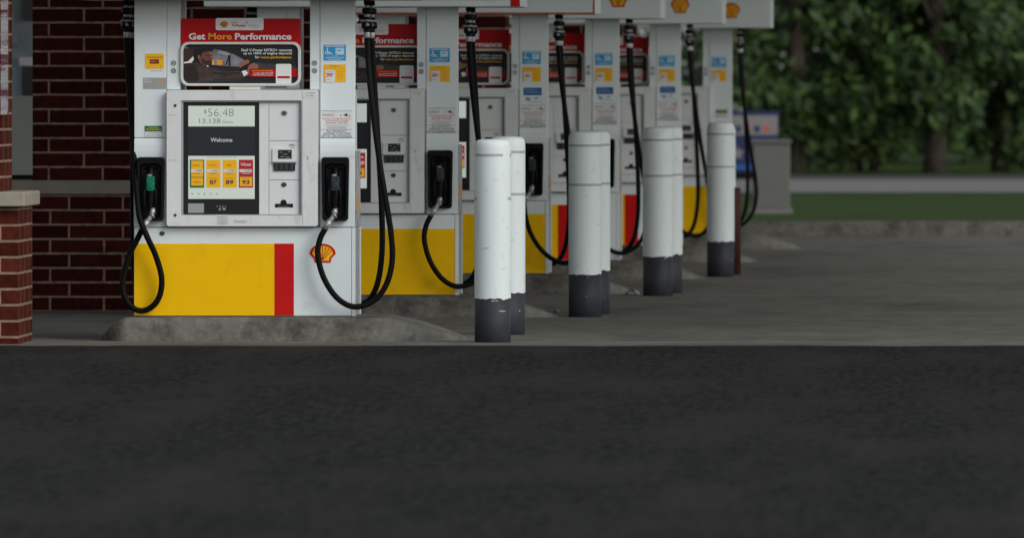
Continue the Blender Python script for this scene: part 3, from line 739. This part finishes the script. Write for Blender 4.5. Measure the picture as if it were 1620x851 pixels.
IL = ['mottled concrete island under the nearest fuel pump', 'concrete island with sloping nose under the second fuel pump', 'concrete island under the third fuel pump, ending behind the second bollard pair',
      'concrete island under the fourth fuel pump, ending behind the third bollard pair', 'concrete island under the fifth fuel pump', 'concrete island under the farthest fuel pump']
for i, (s, px) in enumerate(PUMPS):
    make_pump(i, s, px, PL[i])
    isl = put('pump_island', island_mb, None, 0, 'island'); isl.location = (wx(px, s) - X(562), FPX / s, 0)
    tag(isl, IL[i], 'kerb island', 'concrete pump islands')

# ------------------------------------------------------------------ bollards
def bollard(px, s, top, grey, label, seed, ragged=.004, gap=False):
    r = .094; x, y = wx(px, s), FPX / s
    t = thing('bollard', label, 'bollard', (x, y, 0), 'white sleeved bollards beside the pumps')
    rnd = random.Random(seed)
    mb = MB(); n = 48
    prof = [(r, 0), (r, .05), (r, .4), (r, top - grey - .045), (r * .985, top - grey - .03), (r * .93, top - grey - .014), (r * .82, top - grey - .004), (r * .6, top - grey), (0.004, top - grey + .002)]
    vs = []
    for j, (rr, z) in enumerate(prof):
        for k in range(n):
            a = 2 * PI * k / n; zz = z
            if j == 0: zz = z + noise.noise(Vector((math.cos(a) * 4 + seed, math.sin(a) * 4, 1))) * ragged * 2
            vs.append((rr * math.cos(a), rr * math.sin(a), grey + zz))
    fs = [(j * n + k, j * n + (k + 1) % n, (j + 1) * n + (k + 1) % n, (j + 1) * n + k) for j in range(len(prof) - 1) for k in range(n)]
    fs.append([(len(prof) - 1) * n + k for k in range(n)])
    mb.add(vs, fs, plastw, True); sl_ = put('sleeve', mb, t)
    mb = MB(); mb.lathe([(r * .985, -.02), (r * .985, .1), (r * .985, grey + .03)], (0, 0, 0), bolgrey, 40); g = put('post', mb, t)
    # paint chips on the grey foot
    mb = MB()
    for k in range(rnd.randint(2, 3)):
        a = -PI / 2 + rnd.uniform(-1.1, 1.1); z = rnd.uniform(.04, grey - .01) if k else grey - .012; w = rnd.uniform(.002, .010); h = rnd.uniform(.001, .005)
        if gap and k < 2: w, h = .03, .004
        pts = []
        for q in range(9):
            an = 2 * PI * q / 9; f = rnd.uniform(.5, 1)
            aa = a + math.cos(an) * w * f / r; zz = z + math.sin(an) * h * f
            pts.append((math.cos(aa) * r * .992, math.sin(aa) * r * .992, zz))
        mb.add(pts, [list(range(9))], chip)
    put('paint_chips', mb, g)
    mb = MB()
    for k in range(9):
        a = -PI / 2 + rnd.uniform(-1.3, 1.3); z = grey + rnd.random() * (top - grey - .06); w = rnd.uniform(.002, .03); h = rnd.uniform(.0008, .003) if rnd.random() < .7 else rnd.uniform(.003, .012)
        if h > .003: w = rnd.uniform(.001, .003)
        pts = []
        for q in range(9):
            an = 2 * PI * q / 9; f = rnd.uniform(.4, 1)
            aa = a + math.cos(an) * w * f / r; zz = z + math.sin(an) * h * f + math.cos(an) * w * .2
            pts.append((math.cos(aa) * (r + .0012), math.sin(aa) * (r + .0012), zz))
        mb.add(pts, [list(range(9))], scuff)
    put('scuff_marks', mb, sl_)
    for dz in (.081, .304):
        mb = MB(); z = top - dz; segs = []
        a0, a1 = -PI, PI
        if gap: segs = [(-2.75, -.95), (-.35, 0.3)] if dz < .1 else [(-3.1, -2.55), (-.6, .1)]
        else: segs = [(-PI, PI)]
        for a0, a1 in segs:
            m_ = 40; vs = []
            for k in range(m_ + 1):
                a = a0 + (a1 - a0) * k / m_
                for rr, zz in ((r + .001, z - .007), (r + .001, z + .007)): vs.append((rr * math.cos(a), rr * math.sin(a), zz))
            mb.add(vs, [(2 * k, 2 * k + 2, 2 * k + 3, 2 * k + 1) for k in range(m_)], tape, True)
        put('reflective_band', mb, t)
    return t
bollard(779.5, 308, 1.041, .225, 'nearest white bollard, scuffed, its reflective bands partly peeled, with chipped grey foot', 1, .006, True)
bollard(803, 299, 1.046, .222, 'white bollard directly behind the nearest bollard, only its right edge and cap showing', 2)
bollard(925.5, 278.2, 1.054, .241, 'front white bollard of the second pair, with chipped paint on right of its grey foot', 3)
bollard(939.6, 274.7, 1.054, .25, 'rear white bollard of the second pair, only its right edge showing', 4)
bollard(1040.7, 253.4, 1.052, .244, 'front white bollard of the third pair, with white scuffs on its grey foot', 5)
bollard(1056.4, 250.2, 1.052, .244, 'rear white bollard of the third pair, only its right edge showing', 6)
bollard(1140, 231, 1.056, .24, 'farthest front white bollard standing alone in front of a dark red post', 8)
bollard(1142.3, 227.5, 1.03, .33, 'rear bollard almost hidden behind the farthest white bollard', 9)
mb = MB(); mb.lathe([(.052, -.02), (.052, .59), (.045, .6), (.01, .603)], (0, 0, 0), rust, 24)
o = put('guard_post', mb); o.location = (wx(1160, 228.5), FPX / 228.5, 0); tag(o, 'short dark red steel post right behind the farthest white bollard', 'post')

def scrap(px, s, seed, label):
    rnd = random.Random(seed); mb = MB(); g = 6; vs = []
    for i in range(g):
        for j in range(g):
            vs.append((i * .018 - .05 + rnd.uniform(-.004, .004), j * .018 - .05 + rnd.uniform(-.004, .004), .008 + rnd.uniform(0, .018) + .012 * math.sin(i * 1.2 + seed)))
    mb.add(vs, [(i * g + j, (i + 1) * g + j, (i + 1) * g + j + 1, i * g + j + 1) for i in range(g - 1) for j in range(g - 1)], chip)
    o = put('paper_scrap', mb); o.location = (wx(px, s), FPX / s, .004); tag(o, label, 'litter', 'scraps of litter')
scrap(874, 277.5, 3, 'pale crumpled scrap lying just left of the front bollard of the second pair')
scrap(1002, 252.5, 5, 'pale crumpled scrap lying just left of the front bollard of the third pair')

# ------------------------------------------------------------------ brick canopy column behind the first pump
SW = 271.0; YW = FPX / SW
def setbrick(name, u0, z0):
    pass
t = thing('brick_column', 'wide dark red brick column with limestone band behind the nearest pump', 'brick column', (wx(275, SW), YW, 0))
def rel(mb, t): mb.v = [(x - t.location.x, y - t.location.y, z - t.location.z) for x, y, z in mb.v]; return mb
mb = MB(); mb.box(wx(51.5, SW), wx(500, SW), YW, YW + .7, wz(287, SW), 4.55, wallbrick); put('shaft', rel(mb, t), t)
mb = MB(); mb.box(wx(-60, SW), wx(500, SW), YW - .001, YW + .75, -.02, wz(306, SW), wallbase); put('base', rel(mb, t), t)
mb = MB(); mb.box(wx(-62, SW), wx(502, SW), YW - .03, YW + .78, wz(307.4, SW), wz(285.5, SW), limestone); put('stone_band', rel(mb, t), t, .006)
# brick courses line up with the photographed joints: shift the texture
def setbr(m, u0, z0):
    for n in m.node_tree.nodes:
        if n.type == 'MATH' and n.operation == 'SUBTRACT': pass
subs = [n for n in wallbrick.node_tree.nodes if n.type == 'MATH' and n.operation == 'SUBTRACT']
subs[0].inputs[1].default_value = wx(78.2, SW) - .0 - .3144 * 20; subs[1].inputs[1].default_value = wz(491.5, SW) - .0841 * 2
subs = [n for n in wallbase.node_tree.nodes if n.type == 'MATH' and n.operation == 'SUBTRACT']
subs[0].inputs[1].default_value = wx(80.3, SW) - .3144 * 20; subs[1].inputs[1].default_value = wz(491.5, SW) - .0841 * 1
subs = [n for n in pierbrick.node_tree.nodes if n.type == 'MATH' and n.operation == 'SUBTRACT']
subs[0].inputs[1].default_value = wx(1, 310) - .305 * 20; subs[1].inputs[1].default_value = wz(507, 310) - .0813 * 2
# two more canopy columns farther down the row
for (x0, x1, s_, lb) in ((632, 800, 242.8, 'dark brick column glimpsed above the topper sign of the third pump'), (862, 1005, 208, 'dark brick column glimpsed above the topper sign of the fifth pump')):
    mb = MB(); y = FPX / s_; w = wx(x1, s_) - wx(x0, s_)
    c = thing('brick_column', lb, 'brick column', ((wx(x0, s_) + wx(x1, s_)) / 2, y, 0))
    mb.box(-w / 2, w / 2, 0, .7, .96, 4.55, wallbrick); put('shaft', mb, c)
    mb = MB(); mb.box(-w / 2 - .001, w / 2 + .001, -.001, .701, -.02, .96, wallbrick); put('base', mb, c)

# ------------------------------------------------------------------ brick pier at the left edge
t = thing('brick_pier', 'lighter red brick pier with thick limestone cap at the left edge', 'brick pier', (-5.3, 67.74, 0))
mb = MB(); mb.box(-5.9, wx(29, 310), 67.74, 68.74, -.02, wz(327, 310), pierbrick); put('pier_base', rel(mb, t), t)
mb = MB(); mb.box(-6.0, wx(31.2, 312), 67.66, 68.76, wz(327.5, 311), wz(304.3, 311), limestone); put('cap', rel(mb, t), t, .008)
mb = MB(); mb.box(-5.7, wx(3, 309), 67.96, 68.66, wz(304, 310), 4.55, pierbrick); put('pier_shaft', rel(mb, t), t)
mb = MB(); mb.box(wx(1.3, 309.5), wx(12, 309.5), 67.84, 67.9, wz(181, 309.5), 2.3, striping)
mb.box(wx(1.3, 309.5), wx(12, 309.5), 67.835, 67.905, wz(181, 309.5), wz(176, 309.5), steel); put('reflective_strip', rel(mb, t), t)

# white cabinet behind the low wall
t = thing('cabinet', 'pale grey metal cabinet standing between the pier and the brick column', 'cabinet', (wx(10, 262), FPX / 262, 0))
mb = MB(); mb.box(-.55, wx(54, 262) - wx(10, 262), 0, .6, .13, wz(152, 262), cabw); put('cabinet_body', mb, t, .01)
mb = MB(); mb.box(-.53, wx(54, 262) - wx(10, 262) - .01, .02, .58, 0, .13, blackp); put('plinth', mb, t)
mb = MB(); mb.box(-.56, wx(53, 262) - wx(10, 262), -.012, -.002, wz(287, 262), wz(277, 262), blackp); put('kick_strip', mb, t)
# store far behind at the left
t = thing('store_building', 'blurred blue grey shop front seen past the left edge of the brick column', 'building', (-9, 96, 0))
mb = MB(); mb.box(-7, 2.6, 0, 8, 0, 5, siding); put('wall', mb, t)
sX = lambda px: wx(px, FPX / 96) + 9
mb = MB(); mb.box(sX(35), sX(60), -.05, -.002, wz(151, 218.7), wz(106, 218.7), glassd); put('window', mb, t)
mb = MB(); mb.box(sX(32), sX(60), -.12, -.052, wz(104, 218.7), wz(91, 218.7), signwhite); put('white_sign', mb, t)
mb = MB(); mb.box(sX(40), sX(60), -.05, -.002, wz(33, 218.7), wz(-20, 218.7), glassd); put('window', mb, t)
mb = MB(); mb.prism([(sX(-20), wz(-10, 218.7)), (sX(18), wz(-10, 218.7)), (sX(28), wz(70, 218.7)), (sX(10), wz(72, 218.7)), (sX(-20), wz(72, 218.7))], -.3, -.002, greytrim); put('awning', mb, t)

# ------------------------------------------------------------------ canopy over the pumps
t = thing('canopy', 'flat white forecourt canopy above the row of pumps', 'canopy', (-3.5, 90, 0))
mb = MB(); mb.box(-6.6, 6.4, -22.5, 27, 4.55, 4.9, canm); put('canopy_roof', mb, t)
mb = MB(); mb.ring([(-6.7, 0), (6.5, 0), (6.5, 1), (-6.7, 1)], [(-6.601, .1), (6.401, .1), (6.401, .9), (-6.601, .9)], 4.4, 5.3, signwhite); mb.v = [(x, -22.6 + z * 49.7, y) for x, y, z in mb.v]; mb.f = [f[::-1] for f in mb.f]; put('fascia', mb, t)

# ------------------------------------------------------------------ things beyond the forecourt
t = thing('banner', 'blurred low navy and white banner standing by the street on the right', 'banner', (wx(1150, 140), 150, 0))
s_ = 140.0
x0, x1 = 0.0, wx(1232, s_) - wx(1150, s_)
def bz(py): return wz(py, s_) 
mb = MB(); mb.box(x0, x1, 0, .05, bz(272), bz(176), navy); mb.box(x0 + .01, x1 - .01, -.006, 0, bz(214), bz(183), bwhite); mb.box(x0 + .01, x1 - .01, -.006, 0, bz(268), bz(262), dblue)
for k in range(4):
    a = x0 + .10 + .105 * k; mb.box(a, a + .06, -.010, -.006, bz(209 - (k % 2) * 2), bz(199), inkred if k % 2 else navy)
cxs = x0 + wx(1167, s_) - wx(1150, s_)
mb.prism([(cxs + math.cos(R(90 + 36 * k)) * (.085 if k % 2 == 0 else .04), bz(243) + math.sin(R(90 + 36 * k)) * (.085 if k % 2 == 0 else .04)) for k in range(10)], -.008, 0, bwhite) if 0 else None
bs_ = put('banner_sheet', mb, t)
mb = MB(); mb.prism([(cxs + math.cos(R(90 + 36 * k)) * (.085 if k % 2 == 0 else .04), bz(243) + math.sin(R(90 + 36 * k)) * (.085 if k % 2 == 0 else .04)) for k in range(10)], -.008, -.001, bwhite); put('star_emblem', mb, bs_)
for k in range(3):
    mb = MB(); xx = x0 + .04 + (x1 - x0 - .1) * k / 2; mb.box(xx, xx + .04, .052, .09, -.02, bz(182), blackp); put('banner_post', mb, t)
mb = MB(); mb.box(x0, x1, .0, .05, bz(284), bz(273), blackp); put('bottom_rail', mb, t)
t = thing('utility_cabinet', 'pale grey utility box on the grass at the far right of the banner', 'utility box', (wx(1215, 154.6), 135.8, 0))
mb = MB(); mb.box(-.15, .22, 0, .4, .03, .70, utl); put('box_body', mb, t, .01)
mb = MB(); mb.box(-.17, .24, -.02, .42, .70, .735, utl); put('lid', mb, t, .005)
mb = MB(); mb.box(-.18, .25, -.03, .43, -.02, .03, sidewalk); put('plinth', mb, t)

def tree(x, y, h, r, z0, label, cat, mats, seed, N=9000, leaf=.09):
    rnd = random.Random(seed); t = thing('leafy_tree', label, cat, (x, y, -.02), 'trees beyond the street')
    mb = MB(); P = [(0, 0, 0), (.05, .02, h * .25), (-.04, .05, h * .5), (.03, 0, h * .8)]
    mb.tube(spline(P, 4), [.16 * (1 - i / 16) + .02 for i in range(13)], bark, 10)
    lobes = []
    for k in range(26):
        a = rnd.uniform(0, 2 * PI); zz = rnd.uniform(z0, h); q = math.sin(PI * min(1, max(.08, (zz - z0 * .4) / (h * 1.05 - z0 * .4)))) ** .6
        rr = r * q * rnd.uniform(.35, .95); lobes.append(Vector((math.cos(a) * rr, math.sin(a) * rr, zz)))
    for L in lobes[:14]:
        mb.tube(spline([(0, 0, max(.4, L.z - r * .6)), (L.x * .5, L.y * .5, L.z - r * .2), tuple(L)], 3), [.05, .045, .04, .03, .025, .02, .015], bark, 6)
    put('trunk', mb, t)
    mb = MB(); bulk = {m: ([], []) for m in mats}
    for k in range(N):
        L = rnd.choice(lobes); d = Vector((rnd.gauss(0, 1), rnd.gauss(0, 1), rnd.gauss(0, .8))).normalized() * (r * .42 * rnd.random() ** .45)
        p = L + d; m = mats[min(len(mats) - 1, int(abs(noise.noise(p * 1.3 + Vector((seed, 0, 0)))) * 3.2 * len(mats)) % len(mats))]
        a = Vector((rnd.gauss(0, 1), rnd.gauss(0, 1), rnd.gauss(0, 1))).normalized(); b = a.orthogonal().normalized(); l_ = leaf * rnd.uniform(.6, 1.5)
        vs, fs = bulk[m]; o = len(vs)
        vs += [p - a * l_, p + b * l_ * .5, p + a * l_, p - b * l_ * .5]; fs.append((o, o + 1, o + 2, o + 3))
    for m in mats: mb.add(bulk[m][0], bulk[m][1], m)
    put('crown', mb, t)
tree(wx(1085, 122), 172 + 20, 5.5, 2.0, .9, 'dark tree seen in the gap left of the farthest pump', 'tree', [leafB, leafA], 11, 2600)
tree(wx(1215, 122), 194, 6.5, 1.7, .7, 'dense dark green tree right of the farthest pump, above the banner', 'tree', [leafB, leafA, leafB], 12)
tree(wx(1350, 120), 197, 6.2, 1.6, .5, 'broad green tree in the middle of the row right of the banner', 'tree', [leafA, leafB, leafC], 13)
tree(wx(1470, 120), 195, 6.8, 1.5, .5, 'dark round tree second from the right edge', 'tree', [leafB, leafA], 14)
tree(wx(1590, 120), 197, 6.4, 1.6, .4, 'green tree at the right edge', 'tree', [leafA, leafB], 15)
# far wood closing the view
mb = MB(); rnd = random.Random(5); b2 = {leafA: ([], []), leafB: ([], [])}
for k in range(34000):
    x = rnd.uniform(-30, 12); z = rnd.random() ** .8 * 11; y = 214 + rnd.uniform(0, 6) + 2 * math.sin(x * 1.3)
    a = Vector((rnd.gauss(0, 1), rnd.gauss(0, .5), rnd.gauss(0, 1))).normalized(); b = a.orthogonal().normalized(); l_ = rnd.uniform(.12, .3); p = Vector((x, y, z))
    m = leafB if noise.noise(p * .8) > -.1 else leafA; vs, fs = b2[m]; o = len(vs)
    vs += [p - a * l_, p + b * l_ * .6, p + a * l_, p - b * l_ * .6]; fs.append((o, o + 1, o + 2, o + 3))
for m in b2: mb.add(b2[m][0], b2[m][1], m)
o = put('far_wood', mb); o['kind'] = 'stuff'
tag(o, 'dark green far wood closing the view behind the street', 'woods')
t = thing('pale_house', 'pale house front glimpsed between the two farthest pumps', 'house', (wx(1100, 105), 208, 0))
mb = MB(); mb.box(-.7, .5, 0, 4, 0, 6, siding); put('wall', mb, t)
mb = MB(); mb.box(-.2, .2, -.05, -.002, 1.3, 1.75, bwhite); put('window', mb, t)
mb = MB(); mb.prism([(-.8, 6), (.6, 6), (-.1, 6.8)], -.1, 4.1, greytrim); put('roof', mb, t)
